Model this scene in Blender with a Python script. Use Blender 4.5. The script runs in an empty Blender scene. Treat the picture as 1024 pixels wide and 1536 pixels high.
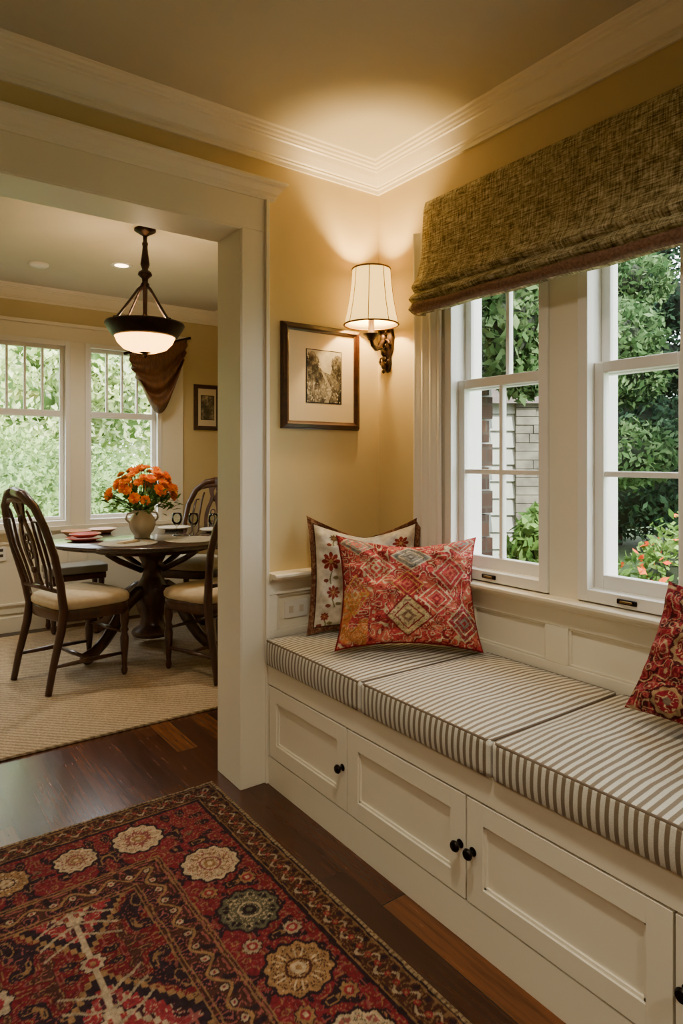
import bpy, bmesh, math, random
import numpy as np
from mathutils import Vector, Matrix
random.seed(3); rng=np.random.default_rng(5)
S=bpy.context.scene
PI=math.pi
def lin(h):
    h=h.lstrip('#'); c=[int(h[i:i+2],16)/255 for i in (0,2,4)]
    return tuple(((x/12.92) if x<=.04045 else ((x+.055)/1.055)**2.4) for x in c)
def c4(c): 
    if isinstance(c,str): c=lin(c)
    return (c[0],c[1],c[2],1)
# ---------- material helpers
def base(name):
    m=bpy.data.materials.new(name); m.use_nodes=True
    nt=m.node_tree; b=nt.nodes['Principled BSDF']; return m,nt,b
def nd(nt,t,**k):
    n=nt.nodes.new(t)
    for a,v in k.items(): setattr(n,a,v)
    return n
def coords(nt,scale=(1,1,1),kind='Object'):
    tc=nd(nt,'ShaderNodeTexCoord'); mp=nd(nt,'ShaderNodeMapping'); mp.inputs['Scale'].default_value=scale
    nt.links.new(tc.outputs[kind],mp.inputs['Vector']); return mp.outputs['Vector']
def noise(nt,vec,scale,detail=4,rough=.5):
    n=nd(nt,'ShaderNodeTexNoise'); n.inputs['Scale'].default_value=scale; n.inputs['Detail'].default_value=detail
    n.inputs['Roughness'].default_value=rough; nt.links.new(vec,n.inputs['Vector']); return n.outputs['Fac']
def ramp(nt,fac,stops,interp='LINEAR'):
    r=nd(nt,'ShaderNodeValToRGB'); cr=r.color_ramp; cr.interpolation=interp
    while len(cr.elements)>1: cr.elements.remove(cr.elements[-1])
    cr.elements[0].position=stops[0][0]; cr.elements[0].color=c4(stops[0][1])
    for p,c in stops[1:]:
        e=cr.elements.new(p); e.color=c4(c)
    nt.links.new(fac,r.inputs['Fac']); return r.outputs['Color']
def bump(nt,b,h,strength=.2,dist=.01):
    n=nd(nt,'ShaderNodeBump'); n.inputs['Strength'].default_value=strength; n.inputs['Distance'].default_value=dist
    nt.links.new(h,n.inputs['Height']); nt.links.new(n.outputs['Normal'],b.inputs['Normal'])
def math_n(nt,op,a,b=None):
    n=nd(nt,'ShaderNodeMath',operation=op)
    for i,x in enumerate((a,b)):
        if x is None: continue
        if isinstance(x,(int,float)): n.inputs[i].default_value=x
        else: nt.links.new(x,n.inputs[i])
    return n.outputs[0]
def simple(name,col,rough=.5,metal=0,var=.08,nscale=6,bmp=0,bscale=60,stretch=(1,1,1),coat=0):
    m,nt,b=base(name); c=lin(col) if isinstance(col,str) else col
    v=coords(nt,stretch); f=noise(nt,v,nscale)
    lo=tuple(x*(1-var) for x in c); hi=tuple(min(1,x*(1+var)) for x in c)
    nt.links.new(ramp(nt,f,[(.3,lo),(.7,hi)]),b.inputs['Base Color'])
    b.inputs['Roughness'].default_value=rough; b.inputs['Metallic'].default_value=metal
    if coat: b.inputs['Coat Weight'].default_value=coat
    if bmp: bump(nt,b,noise(nt,v,bscale,3),bmp,.005)
    return m
def emis(name,col,strength):
    m,nt,b=base(name); b.inputs['Base Color'].default_value=c4(col)
    b.inputs['Emission Color'].default_value=c4(col); b.inputs['Emission Strength'].default_value=strength
    return m
def attrmat(name,rough=.9,nscale=250,amt=.25,bmp=.4,bscale=300):
    m,nt,b=base(name); a=nd(nt,'ShaderNodeAttribute',attribute_name='Col')
    v=coords(nt); f=noise(nt,v,nscale,3,.7)
    g=ramp(nt,f,[(.3,(1-amt,)*3),(.7,(1,)*3)])
    mx=nd(nt,'ShaderNodeMix',data_type='RGBA',blend_type='MULTIPLY'); mx.inputs['Factor'].default_value=1
    nt.links.new(a.outputs['Color'],mx.inputs['A']); nt.links.new(g,mx.inputs['B'])
    nt.links.new(mx.outputs['Result'],b.inputs['Base Color']); b.inputs['Roughness'].default_value=rough
    b.inputs['Specular IOR Level'].default_value=.15
    bump(nt,b,noise(nt,v,bscale,2),bmp,.004); return m
# ---------- materials
M_wall=simple('wall_paint','#cdbb8c',.75,var=.03,nscale=3,bmp=.05,bscale=300)
M_ceil=simple('ceiling_paint','#c2bda8',.85,var=.02)
M_trim=simple('trim_paint','#ebe4d0',.34,var=.02,nscale=3)
M_trimd=simple('trim_gap',(.06,.045,.03),.8)
M_dark=simple('dark_iron','#1c1512',.35,.8,var=.3,nscale=40)
M_bronze=simple('bronze','#271710',.42,.6,var=.4,nscale=40,bmp=.3,bscale=90)
M_brass=simple('antique_brass','#7a5a2c',.35,.9,var=.2)
M_wood=simple('dark_walnut','#41220f',.32,0,var=.45,nscale=5,stretch=(6,6,1),coat=.3)
M_woodt=simple('table_wood','#3b2b22',.22,0,var=.35,nscale=6,stretch=(1,8,1),coat=.5)
M_seat=simple('seat_linen','#d2c0a0',.9,var=.08,nscale=30,bmp=.4,bscale=400)
M_white=simple('white_vinyl','#ece9e1',.35,var=.01)
M_ceram=simple('cream_ceramic','#d9cdb8',.25,var=.05)
M_redc=simple('red_ceramic','#b8402c',.25,var=.08)
M_tan=simple('tan_ceramic','#c79263',.35,var=.08)
M_frame=simple('frame_wood','#3b2115',.3,0,var=.4,nscale=8,stretch=(1,1,6),coat=.3)
M_mat=simple('picture_mat','#d5c6a6',.8,var=.02)
def brickmat():
    m,nt,b=base('brick'); v=coords(nt)
    sp=nd(nt,'ShaderNodeSeparateXYZ'); nt.links.new(v,sp.inputs[0])
    cb=nd(nt,'ShaderNodeCombineXYZ'); nt.links.new(math_n(nt,'ADD',sp.outputs[0],sp.outputs[1]),cb.inputs[0]); nt.links.new(sp.outputs[2],cb.inputs[1])
    t=nd(nt,'ShaderNodeTexBrick'); nt.links.new(cb.outputs[0],t.inputs['Vector'])
    t.inputs['Scale'].default_value=1; t.inputs['Brick Width'].default_value=.2; t.inputs['Row Height'].default_value=.075; t.inputs['Mortar Size'].default_value=.006
    t.inputs['Color1'].default_value=c4('#2f1d14'); t.inputs['Color2'].default_value=c4('#4c3326'); t.inputs['Mortar'].default_value=c4('#40372f')
    nt.links.new(t.outputs['Color'],b.inputs['Base Color']); b.inputs['Roughness'].default_value=.9; return m
M_brick=brickmat()
M_siding=simple('siding','#70726a',.6,var=.2,nscale=4)
M_sidew=simple('siding_weathered','#74766f',.6,var=.12)
M_stone=simple('field_stone','#4c493f',.9,var=.5,nscale=7,bmp=.6,bscale=20)
M_roof=simple('shingle','#3a302a',.9,var=.3,nscale=20)
def glassmat():
    m=bpy.data.materials.new('window_glass'); m.use_nodes=True; nt=m.node_tree; nt.nodes.clear()
    o=nd(nt,'ShaderNodeOutputMaterial'); mx=nd(nt,'ShaderNodeMixShader'); t=nd(nt,'ShaderNodeBsdfTransparent'); g=nd(nt,'ShaderNodeBsdfGlossy')
    g.inputs['Roughness'].default_value=.01; t.inputs['Color'].default_value=(.95,.97,.96,1)
    f=nd(nt,'ShaderNodeFresnel'); f.inputs['IOR'].default_value=1.45
    nt.links.new(f.outputs[0],mx.inputs[0]); nt.links.new(t.outputs[0],mx.inputs[1]); nt.links.new(g.outputs[0],mx.inputs[2]); nt.links.new(mx.outputs[0],o.inputs[0]); return m
M_glass=glassmat()
def floormat():
    m,nt,b=base('hardwood'); v=coords(nt); sp=nd(nt,'ShaderNodeSeparateXYZ'); nt.links.new(v,sp.inputs[0])
    W=.098; col=math_n(nt,'FLOOR',math_n(nt,'DIVIDE',sp.outputs[0],W))
    wn=nd(nt,'ShaderNodeTexWhiteNoise',noise_dimensions='1D'); nt.links.new(col,wn.inputs['W'])
    yo=math_n(nt,'ADD',math_n(nt,'DIVIDE',sp.outputs[1],1.1),math_n(nt,'MULTIPLY',wn.outputs['Value'],7.3))
    row=math_n(nt,'FLOOR',yo)
    cb=nd(nt,'ShaderNodeCombineXYZ'); nt.links.new(col,cb.inputs[0]); nt.links.new(row,cb.inputs[1])
    w2=nd(nt,'ShaderNodeTexWhiteNoise',noise_dimensions='2D'); nt.links.new(cb.outputs[0],w2.inputs['Vector'])
    bc=ramp(nt,w2.outputs['Value'],[(0,'#2e170d'),(.3,'#3e200f'),(.6,'#4e2a15'),(.85,'#5e3519'),(1,'#734522')])
    mp=nd(nt,'ShaderNodeMapping'); mp.inputs['Scale'].default_value=(28,1.6,1); nt.links.new(v,mp.inputs['Vector'])
    ofs=nd(nt,'ShaderNodeVectorMath',operation='ADD'); nt.links.new(mp.outputs[0],ofs.inputs[0])
    sc=nd(nt,'ShaderNodeVectorMath',operation='SCALE'); nt.links.new(w2.outputs['Color'],sc.inputs[0]); sc.inputs['Scale'].default_value=30; nt.links.new(sc.outputs[0],ofs.inputs[1])
    gr=noise(nt,ofs.outputs[0],2.2,6,.65)
    g=ramp(nt,gr,[(.3,(.5,.45,.4)),(.5,(.9,.9,.9)),(.72,(1.25,1.2,1.15))])
    mx=nd(nt,'ShaderNodeMix',data_type='RGBA',blend_type='MULTIPLY'); mx.inputs['Factor'].default_value=1
    nt.links.new(bc,mx.inputs['A']); nt.links.new(g,mx.inputs['B'])
    fx=math_n(nt,'FRACT',math_n(nt,'DIVIDE',sp.outputs[0],W)); e1=math_n(nt,'LESS_THAN',fx,.03)
    e2=math_n(nt,'LESS_THAN',math_n(nt,'FRACT',yo),.004); e=math_n(nt,'MAXIMUM',e1,e2)
    m2=nd(nt,'ShaderNodeMix',data_type='RGBA'); nt.links.new(e,m2.inputs['Factor']); nt.links.new(mx.outputs['Result'],m2.inputs['A']); m2.inputs['B'].default_value=(.012,.006,.003,1)
    nt.links.new(m2.outputs['Result'],b.inputs['Base Color'])
    rr=math_n(nt,'ADD',.18,math_n(nt,'MULTIPLY',gr,.14)); nt.links.new(rr,b.inputs['Roughness'])
    h=math_n(nt,'SUBTRACT',math_n(nt,'MULTIPLY',gr,.2),e); bump(nt,b,h,.25,.004); return m
M_floor=floormat()
def shademat():
    m,nt,b=base('woven_shade'); 
    a=noise(nt,coords(nt,(1,16,210)),1,3,.6); c=noise(nt,coords(nt,(1,200,18)),1,3,.6); l=noise(nt,coords(nt),90,2)
    s=math_n(nt,'ADD',math_n(nt,'MULTIPLY',a,.45),math_n(nt,'ADD',math_n(nt,'MULTIPLY',c,.35),math_n(nt,'MULTIPLY',l,.2)))
    nt.links.new(ramp(nt,s,[(.38,'#473e26'),(.46,'#847850'),(.53,'#b2a67c'),(.63,'#e0d9b6')]),b.inputs['Base Color'])
    b.inputs['Roughness'].default_value=.9; bump(nt,b,s,.9,.010); return m
M_shade=shademat()
M_shadeband=simple('shade_band','#745540',.9,var=.4,nscale=120,bmp=.5,bscale=200)
def stripemat():
    m,nt,b=base('ticking_stripe'); v=coords(nt); sp=nd(nt,'ShaderNodeSeparateXYZ'); nt.links.new(v,sp.inputs[0])
    w=math_n(nt,'ADD',sp.outputs[1],math_n(nt,'MULTIPLY',noise(nt,v,9,2),.004))
    f=math_n(nt,'FRACT',math_n(nt,'DIVIDE',w,.0215))
    c=ramp(nt,f,[(0,'#7a6a52'),(.40,'#7a6a52'),(.47,'#d8d5c6'),(.93,'#d8d5c6'),(1,'#7a6a52')])
    n=noise(nt,v,420,2,.7); g=ramp(nt,n,[(.3,(.75,.75,.75)),(.7,(1,1,1))])
    mx=nd(nt,'ShaderNodeMix',data_type='RGBA',blend_type='MULTIPLY'); mx.inputs['Factor'].default_value=1
    nt.links.new(c,mx.inputs['A']); nt.links.new(g,mx.inputs['B']); nt.links.new(mx.outputs['Result'],b.inputs['Base Color'])
    b.inputs['Roughness'].default_value=.6; b.inputs['Specular IOR Level'].default_value=.4; b.inputs['Sheen Weight'].default_value=.3; bump(nt,b,n,.3,.003); return m
M_stripe=stripemat()
M_pipe=simple('cushion_piping','#6a5b4c',.9,var=.1)
def carpetmat():
    m,nt,b=base('sisal_weave'); v=coords(nt)
    w=nd(nt,'ShaderNodeTexWave',wave_type='BANDS',bands_direction='DIAGONAL'); w.inputs['Scale'].default_value=16; w.inputs['Distortion'].default_value=3; w.inputs['Detail'].default_value=3; w.inputs['Detail Scale'].default_value=6
    nt.links.new(v,w.inputs['Vector']); n=noise(nt,v,130,4,.7)
    s=math_n(nt,'ADD',math_n(nt,'MULTIPLY',w.outputs['Fac'],.35),math_n(nt,'MULTIPLY',n,.65))
    nt.links.new(ramp(nt,s,[(.2,'#7d6a50'),(.5,'#a69174'),(.75,'#c4b08f')]),b.inputs['Base Color']); b.inputs['Roughness'].default_value=.95
    bump(nt,b,s,.6,.008); return m
M_carpet=carpetmat()
def clothtrans(name,col,em=0,tr=.5):
    m=bpy.data.materials.new(name); m.use_nodes=True; nt=m.node_tree; nt.nodes.clear()
    o=nd(nt,'ShaderNodeOutputMaterial'); mx=nd(nt,'ShaderNodeMixShader'); d=nd(nt,'ShaderNodeBsdfDiffuse'); t=nd(nt,'ShaderNodeBsdfTranslucent')
    d.inputs['Color'].default_value=c4(col); t.inputs['Color'].default_value=c4(col); mx.inputs[0].default_value=tr
    nt.links.new(d.outputs[0],mx.inputs[1]); nt.links.new(t.outputs[0],mx.inputs[2]); out=mx.outputs[0]
    if em:
        e=nd(nt,'ShaderNodeEmission'); e.inputs['Color'].default_value=c4(em[0]); e.inputs['Strength'].default_value=em[1]
        a=nd(nt,'ShaderNodeAddShader'); nt.links.new(out,a.inputs[0]); nt.links.new(e.outputs[0],a.inputs[1]); out=a.outputs[0]
    nt.links.new(out,o.inputs[0]); return m
M_lamp=clothtrans('lampshade_linen','#e6d08a',('#ffd272',2.3),.10)
M_bowl=clothtrans('alabaster_glass','#f5e2bd',('#ffc468',4.2),.4)
M_curt=clothtrans('sheer_curtain','#f6f2e8',0,.12)
def leafmat(name,cols,tr=.3):
    m=bpy.data.materials.new(name); m.use_nodes=True; nt=m.node_tree; nt.nodes.clear()
    o=nd(nt,'ShaderNodeOutputMaterial'); mx=nd(nt,'ShaderNodeMixShader'); d=nd(nt,'ShaderNodeBsdfDiffuse'); t=nd(nt,'ShaderNodeBsdfTranslucent')
    g=nd(nt,'ShaderNodeNewGeometry'); c=ramp(nt,g.outputs['Random Per Island'],[(i/(len(cols)-1),x) for i,x in enumerate(cols)])
    v=coords(nt); n=noise(nt,v,1.1,2); k=ramp(nt,n,[(.35,(.55,.6,.6)),(.65,(1.15,1.12,1.0))])
    mm=nd(nt,'ShaderNodeMix',data_type='RGBA',blend_type='MULTIPLY'); mm.inputs['Factor'].default_value=1; nt.links.new(c,mm.inputs['A']); nt.links.new(k,mm.inputs['B']); c=mm.outputs['Result']
    nt.links.new(c,d.inputs[0]); nt.links.new(c,t.inputs[0]); mx.inputs[0].default_value=tr
    nt.links.new(d.outputs[0],mx.inputs[1]); nt.links.new(t.outputs[0],mx.inputs[2]); nt.links.new(mx.outputs[0],o.inputs[0]); return m
M_leafN=leafmat('leaf_sunny',['#b9cc88','#d9e6ae','#f1f6d2','#c6da9c'],.45)
M_leafE=leafmat('leaf_conifer',['#1d2e26','#2f4538','#425a45','#546e56'],.2)
M_leafE2=leafmat('leaf_maple',['#2d4429','#415b38','#556d4a','#6a815d'],.3)
M_leafB=leafmat('leaf_bush',['#3d5c2c','#5d7d3e','#7a9658','#496a34'],.3)
M_leafBN=leafmat('leaf_shrub_light',['#667f4c','#829c62','#9bb27a','#738f56'],.35)
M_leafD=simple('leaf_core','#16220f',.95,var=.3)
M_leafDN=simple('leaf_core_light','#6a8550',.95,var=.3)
M_petalC=leafmat('petal_coral',['#dc4a26','#e8622c','#f08050'],.3)
M_petalO=leafmat('petal_orange',['#f48a18','#ffa42c','#ee7418','#ffb840'],.3)
M_stem=simple('stem_green','#3f6a2a',.6,var=.2)
M_grass=simple('grass','#557040',.95,var=.3,nscale=8)
# ---------- mesh builder
class MB:
    def __init__(s,M=None): s.v=[];s.f=[];s.mi=[];s.sm=[];s.mats=[];s.M=M or Matrix()
    def add(s,vs,fs,mat,smooth=False,M=None):
        if mat not in s.mats: s.mats.append(mat)
        k=s.mats.index(mat); o=len(s.v); T=s.M@M if M is not None else s.M
        s.v+= [tuple(T@Vector(v)) for v in vs]; s.f+=[[i+o for i in f] for f in fs]; s.mi+=[k]*len(fs); s.sm+=[smooth]*len(fs)
    def box(s,x0,x1,y0,y1,z0,z1,mat,M=None):
        if x0>x1:x0,x1=x1,x0
        if y0>y1:y0,y1=y1,y0
        if z0>z1:z0,z1=z1,z0
        vs=[(x,y,z) for z in (z0,z1) for y in (y0,y1) for x in (x0,x1)]
        s.add(vs,[[0,2,3,1],[4,5,7,6],[0,1,5,4],[2,6,7,3],[0,4,6,2],[1,3,7,5]],mat,False,M)
    def lathe(s,prof,c,mat,seg=24,M=None,smooth=True,cap=True):
        vs=[];fs=[];n=len(prof)
        for r,z in prof:
            for i in range(seg):
                a=2*PI*i/seg; vs.append((c[0]+r*math.cos(a),c[1]+r*math.sin(a),c[2]+z))
        for j in range(n-1):
            for i in range(seg):
                a=j*seg+i;b=j*seg+(i+1)%seg; fs.append([a,b,b+seg,a+seg])
        if cap:
            if prof[0][0]>1e-4: fs.append(list(range(seg))[::-1])
            if prof[-1][0]>1e-4: fs.append([(n-1)*seg+i for i in range(seg)])
        s.add(vs,fs,mat,smooth,M)
    def tube(s,pts,rad,mat,seg=8,M=None,closed=False,flat=1.0):
        P=[Vector(p) for p in pts]; n=len(P)
        if not isinstance(rad,(list,tuple)): rad=[rad]*n
        vs=[];fs=[]; up=None
        for i in range(n):
            if closed: t=(P[(i+1)%n]-P[i-1]).normalized()
            else: t=(P[min(i+1,n-1)]-P[max(i-1,0)]).normalized()
            if up is None:
                up=Vector((0,0,1)) if abs(t.z)<.9 else Vector((0,1,0))
            up=(up-t*up.dot(t)).normalized(); w=t.cross(up)
            for k in range(seg):
                a=2*PI*k/seg; vs.append(P[i]+(w*math.cos(a)*flat+up*math.sin(a))*rad[i])
        m=n if closed else n-1
        for i in range(m):
            for k in range(seg):
                a=i*seg+k;b=i*seg+(k+1)%seg;j=((i+1)%n)*seg; fs.append([a,b,j+(k+1)%seg,j+k])
        if not closed: fs.append(list(range(seg))[::-1]); fs.append([(n-1)*seg+k for k in range(seg)])
        s.add(vs,fs,mat,True,M)
    def ball(s,c,r,mat,seg=12,M=None):
        if not isinstance(r,(list,tuple)): r=(r,r,r)
        vs=[];fs=[];R=seg//2+1
        for j in range(R+1):
            ph=PI*j/R
            for i in range(seg):
                a=2*PI*i/seg; vs.append((c[0]+r[0]*math.sin(ph)*math.cos(a),c[1]+r[1]*math.sin(ph)*math.sin(a),c[2]+r[2]*math.cos(ph)))
        for j in range(R):
            for i in range(seg): fs.append([j*seg+i,(j+1)*seg+i,(j+1)*seg+(i+1)%seg,j*seg+(i+1)%seg])
        s.add(vs,fs,mat,True,M)
    def mould(s,prof,p0,p1,n,mat,m0=0,m1=0,smooth=False):
        p0=Vector(p0);p1=Vector(p1);n=Vector(n);t=(p1-p0).normalized(); k=len(prof)
        vs=[p0+n*d+Vector((0,0,z))+t*(m0*d) for d,z in prof]+[p1+n*d+Vector((0,0,z))-t*(m1*d) for d,z in prof]
        fs=[[i,(i+1)%k,(i+1)%k+k,i+k] for i in range(k)]+[list(range(k))[::-1],[k+i for i in range(k)]]
        s.add(vs,fs,mat,smooth)
    def build(s,name,bevel=0,seg=2,solid=0,sub=0):
        me=bpy.data.meshes.new(name); me.from_pydata(s.v,[],s.f); 
        for m in s.mats: me.materials.append(m)
        me.polygons.foreach_set('material_index',s.mi); me.polygons.foreach_set('use_smooth',s.sm)
        bm=bmesh.new(); bm.from_mesh(me); bmesh.ops.recalc_face_normals(bm,faces=bm.faces); bm.to_mesh(me); bm.free()
        o=bpy.data.objects.new(name,me); S.collection.objects.link(o)
        if bevel:
            b=o.modifiers.new('bevel','BEVEL'); b.width=bevel; b.segments=seg; b.limit_method='ANGLE'; b.angle_limit=math.radians(50)
        if solid:
            b=o.modifiers.new('solid','SOLIDIFY'); b.thickness=solid; b.offset=0
        if sub:
            b=o.modifiers.new('sub','SUBSURF'); b.levels=sub; b.render_levels=sub
        return o
# ---------- room shell
H=2.6
def wall(name,axis,a0,a1,b0,b1,z0,z1,ops,mat=M_wall,mat2=None):
    mb=MB()
    def bx(u0,u1,zz0,zz1):
        if u1-u0<1e-4 or zz1-zz0<1e-4: return
        if axis=='x': mb.box(u0,u1,b0,b1,zz0,zz1,mat)
        else: mb.box(b0,b1,u0,u1,zz0,zz1,mat)
    cur=a0
    for (u0,u1,w0,w1) in sorted(ops):
        bx(cur,u0,z0,z1); bx(u0,u1,z0,w0); bx(u0,u1,w1,z1); cur=u1
    bx(cur,a1,z0,z1); return mb.build(name)
XL=-4.2; YB=-4.4; XD=-3.0; XR=.69; XT=.06; YF=3.1
DZ=2.194; DX=-.712; DXL=-2.75
wall('wall_front','x',XL-.15,XR+XT,0,.16,-.3,H,[(DXL-.022,DX+.022,-.06,DZ+.02)])
WB=[(.475,.92),(1.075,1.40),(1.66,2.3),(2.55,3.2)]
WZ0,WZ1=.86,2.12
wall('wall_right','y',YB,0,0,.15,-.3,H,[(-b,-a,WZ0,WZ1) for a,b in WB])
wall('wall_left','y',YB,0,XL-.15,XL,-.3,H,[])
wall('wall_back','x',XL-.15,.15,YB-.15,YB,-.3,H,[])
WN=[(-1.95,-1.36),(-1.21,-.622),(-.471,.115)]
NZ0,NZ1=.80,2.20
wall('wall_dining_back','x',XD-.12,XR+XT,YF,YF+.15,-.3,H,[(a,b,NZ0,NZ1) for a,b in WN])
wall('wall_dining_right','y',.16,YF,XR,XR+XT,-.3,H,[])
wall('wall_dining_left','y',.16,YF,XD-.12,XD,-.3,H,[])
mb=MB(); mb.box(XL-.15,.15,YB-.15,.16,-.12,0,M_floor); mb.box(XD-.12,XR+XT,.16,YF+.15,-.12,0,M_floor); mb.build('floor')
mb=MB(); mb.box(XL-.15,.15,YB-.15,.16,H,H+.12,M_ceil); mb.box(XD-.12,XR+XT,.16,YF+.15,H,H+.12,M_ceil); mb.box(.15,XR+XT,0,.16,H,H+.12,M_ceil); mb.build('ceiling')
# exterior cladding: lap siding with brick pier
mb=MB()
for k in range(21):
    z=-.3+k*.135
    mb.add([(.16,-.022,z),(XR+XT,-.022,z),(XR+XT,-.003,z+.135),(.16,-.003,z+.135)],[[0,1,2,3]],M_sidew); mb.add([(.16,-.022,z),(XR+XT,-.022,z),(XR+XT,-.003,z),(.16,-.003,z)],[[0,1,2,3]],M_sidew)
for i in range(24):
    L_=.03 if i%2 else .0
    mb.box(.50-L_,.68+L_*.9,-.06,-.023,-.3+i*.12,-.3+i*.12+.112,M_brick)
mb.build('exterior_siding')
# crown
CP=[(0,-.104),(.010,-.104),(.012,-.090),(.019,-.086),(.019,-.080),(.026,-.076),(.032,-.068),(.046,-.050),(.056,-.034),(.062,-.030),(.064,-.024),(.076,-.022),(.080,-.014),(.090,-.012),(.094,-.004),(.104,-.002),(.106,0),(0,0)]
mb=MB()
mb.mould(CP,(XL,0,H),(0,0,H),(0,-1,0),M_trim,0,1)
mb.mould(CP,(0,0,H),(0,YB,H),(-1,0,0),M_trim,1,0); mb.build('trim_crown')
mb=MB()
mb.mould(CP,(XD,YF,H),(XR,YF,H),(0,-1,0),M_trim,1,1); mb.mould(CP,(XR,YF,H),(XR,.16,H),(-1,0,0),M_trim,1,1); mb.mould(CP,(XD,YF,H),(XD,.16,H),(1,0,0),M_trim,1,1)
mb.mould(CP,(XD,.16,H),(XR,.16,H),(0,1,0),M_trim,1,1); mb.build('trim_crown_dining')
BP=[(0,0),(.016,0),(.016,.11),(.010,.125),(.006,.14),(0,.14)]
mb=MB(); mb.mould(BP,(XD,YF,0),(XR,YF,0),(0,-1,0),M_trim,1,1); mb.mould(BP,(XR,YF,0),(XR,.16,0),(-1,0,0),M_trim,1,1); mb.mould(BP,(XD,YF,0),(XD,.16,0),(1,0,0),M_trim,1,1)
mb.mould(BP,(DX+.14,.16,0),(XR,.16,0),(0,1,0),M_trim,0,1); mb.build('baseboard_dining')
mb=MB(); mb.mould(BP,(XL,0,0),(DXL-.14,0,0),(0,-1,0),M_trim); mb.mould(BP,(XL,YB,0),(XL,0,0),(1,0,0),M_trim,0,1); mb.build('baseboard_left')
# doorway
mb=MB()
mb.box(DX,DX+.022,-.022,.182,0,DZ,M_trim); mb.box(DXL-.022,DXL,-.022,.182,0,DZ,M_trim)
mb.box(DXL-.022,DX+.022,-.022,.182,DZ,DZ+.02,M_trim)
for s_ in (0,1):
    for (yy0,yy1,yy2) in (((-.024,0,-.036),(.16,.184,.196))[s_],):
        mb.box(DX+.006,DX+.118,yy0,yy1,0,DZ+.006,M_trim) ; mb.box(DXL-.118,DXL-.006,yy0,yy1,0,DZ+.006,M_trim)
        a,b=(min(yy0,yy2),yy1) if s_==0 else (yy0,yy2)
        mb.box(DX+.108,DX+.124,a,b,0,DZ+.136,M_trim); mb.box(DXL-.124,DXL-.108,a,b,0,DZ+.136,M_trim)
        mb.box(DXL-.11,DX+.11,yy0,yy1,DZ+.006,DZ+.136,M_trim)
CC=[(0,0),(.026,0),(.030,.010),(.036,.014),(.040,.026),(.056,.040),(.064,.044),(.066,.052),(.076,.054),(.076,.066),(0,.066)]
mb.mould(CC,(DXL-.13,0,DZ+.136),(DX+.135,0,DZ+.136),(0,-1,0),M_trim,-.7,-.7)
mb.mould(CC,(DXL-.13,.16,DZ+.136),(DX+.135,.16,DZ+.136),(0,1,0),M_trim,-.7,-.7)
mb.build('door_casing',.002)
# ---------- windows
def window(name,M,a,b,z0,z1,zm,vmid=True,hm=None,upper_n=1,single=False,lock=True,frame=.03,sash=.032):
    mb=MB(M); T=M_white; fw=frame
    D=.15
    mb.box(a,a+.012,0,D,z0,z1,T);mb.box(b-.012,b,0,D,z0,z1,T);mb.box(a+.012,b-.012,0,D,z1-.012,z1,T);mb.box(a+.012,b-.012,0,D+.02,z0,z0+.02,T)
    mb.box(a-.02,a+.016,-.034,0,z0-.02,z1+.02,T);mb.box(b-.016,b+.02,-.034,0,z0-.02,z1+.02,T);mb.box(a+.016,b-.016,-.034,0,z1-.016,z1+.02,T);mb.box(a+.016,b-.016,-.034,0,z0-.02,z0+.018,T)
    i0,i1=a+.012,b-.012
    def sashf(y0,y1,zz0,zz1,bot,top,nv,hms):
        s=sash
        mb.box(i0,i0+s,y0,y1,zz0,zz1,T);mb.box(i1-s,i1,y0,y1,zz0,zz1,T);mb.box(i0+s,i1-s,y0,y1,zz0,zz0+bot,T);mb.box(i0+s,i1-s,y0,y1,zz1-top,zz1,T)
        g0,g1=i0+s,i1-s; ym=(y0+y1)/2
        mb.add([(g0,ym,zz0+bot),(g1,ym,zz0+bot),(g1,ym,zz1-top),(g0,ym,zz1-top)],[[0,1,2,3]],M_glass)
        for k in range(1,nv):
            x=g0+(g1-g0)*k/nv; mb.box(x-.008,x+.008,y0+.004,y1-.004,zz0+bot,zz1-top,T)
        for h in hms: mb.box(g0,g1,y0+.005,y1-.005,h-.009,h+.009,T)
    if not single:
        sashf(.012,.045,z0+.018,zm+.02,.045,.036,2 if vmid else 1,[hm] if hm else [])
        sashf(.050,.083,zm-.02,z1-.012,.036,.03,upper_n,[])
    else:
        sashf(.03,.07,z0+.018,zm,.03,.02,1,[]); sashf(.03,.07,zm,z1-.012,.03,.03,upper_n,[])
    if lock:
        c=(a+b)/2-.01
        mb.box(c-.032,c+.032,-.042,-.034,z0-.008,z0+.008,M_dark); mb.box(c-.02,c+.02,-.047,-.04,z0-.003,z0+.004,M_brass)
    return mb.build(name,.003)
MBm=Matrix(((0,1,0,0),(-1,0,0,0),(0,0,1,0),(0,0,0,1)))
for i,(a,b) in enumerate(WB):
    window('window_%d'%(i+1),MBm,a,b,WZ0,WZ1,1.585,i!=1,1.245,2 if i!=1 else 1)
MN=Matrix.Translation((0,YF,0))
for i,(a,b) in enumerate(WN):
    window('window_%d'%(i+5),MN,a,b,NZ0,NZ1,1.65,False,None,4,True,False)
mb=MB(MBm)
mb.box(.36,.455,-.02,0,.83,2.24,M_trim)
for (a,b) in ((.94,1.055),(1.42,1.64),(2.32,2.53),(3.22,3.32)): mb.box(a,b,-.024,0,.83,2.14,M_trim)
mb.box(.455,3.32,-.02,0,2.14,2.24,M_trim)
mb.build('trim_window_casing',.003)
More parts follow.
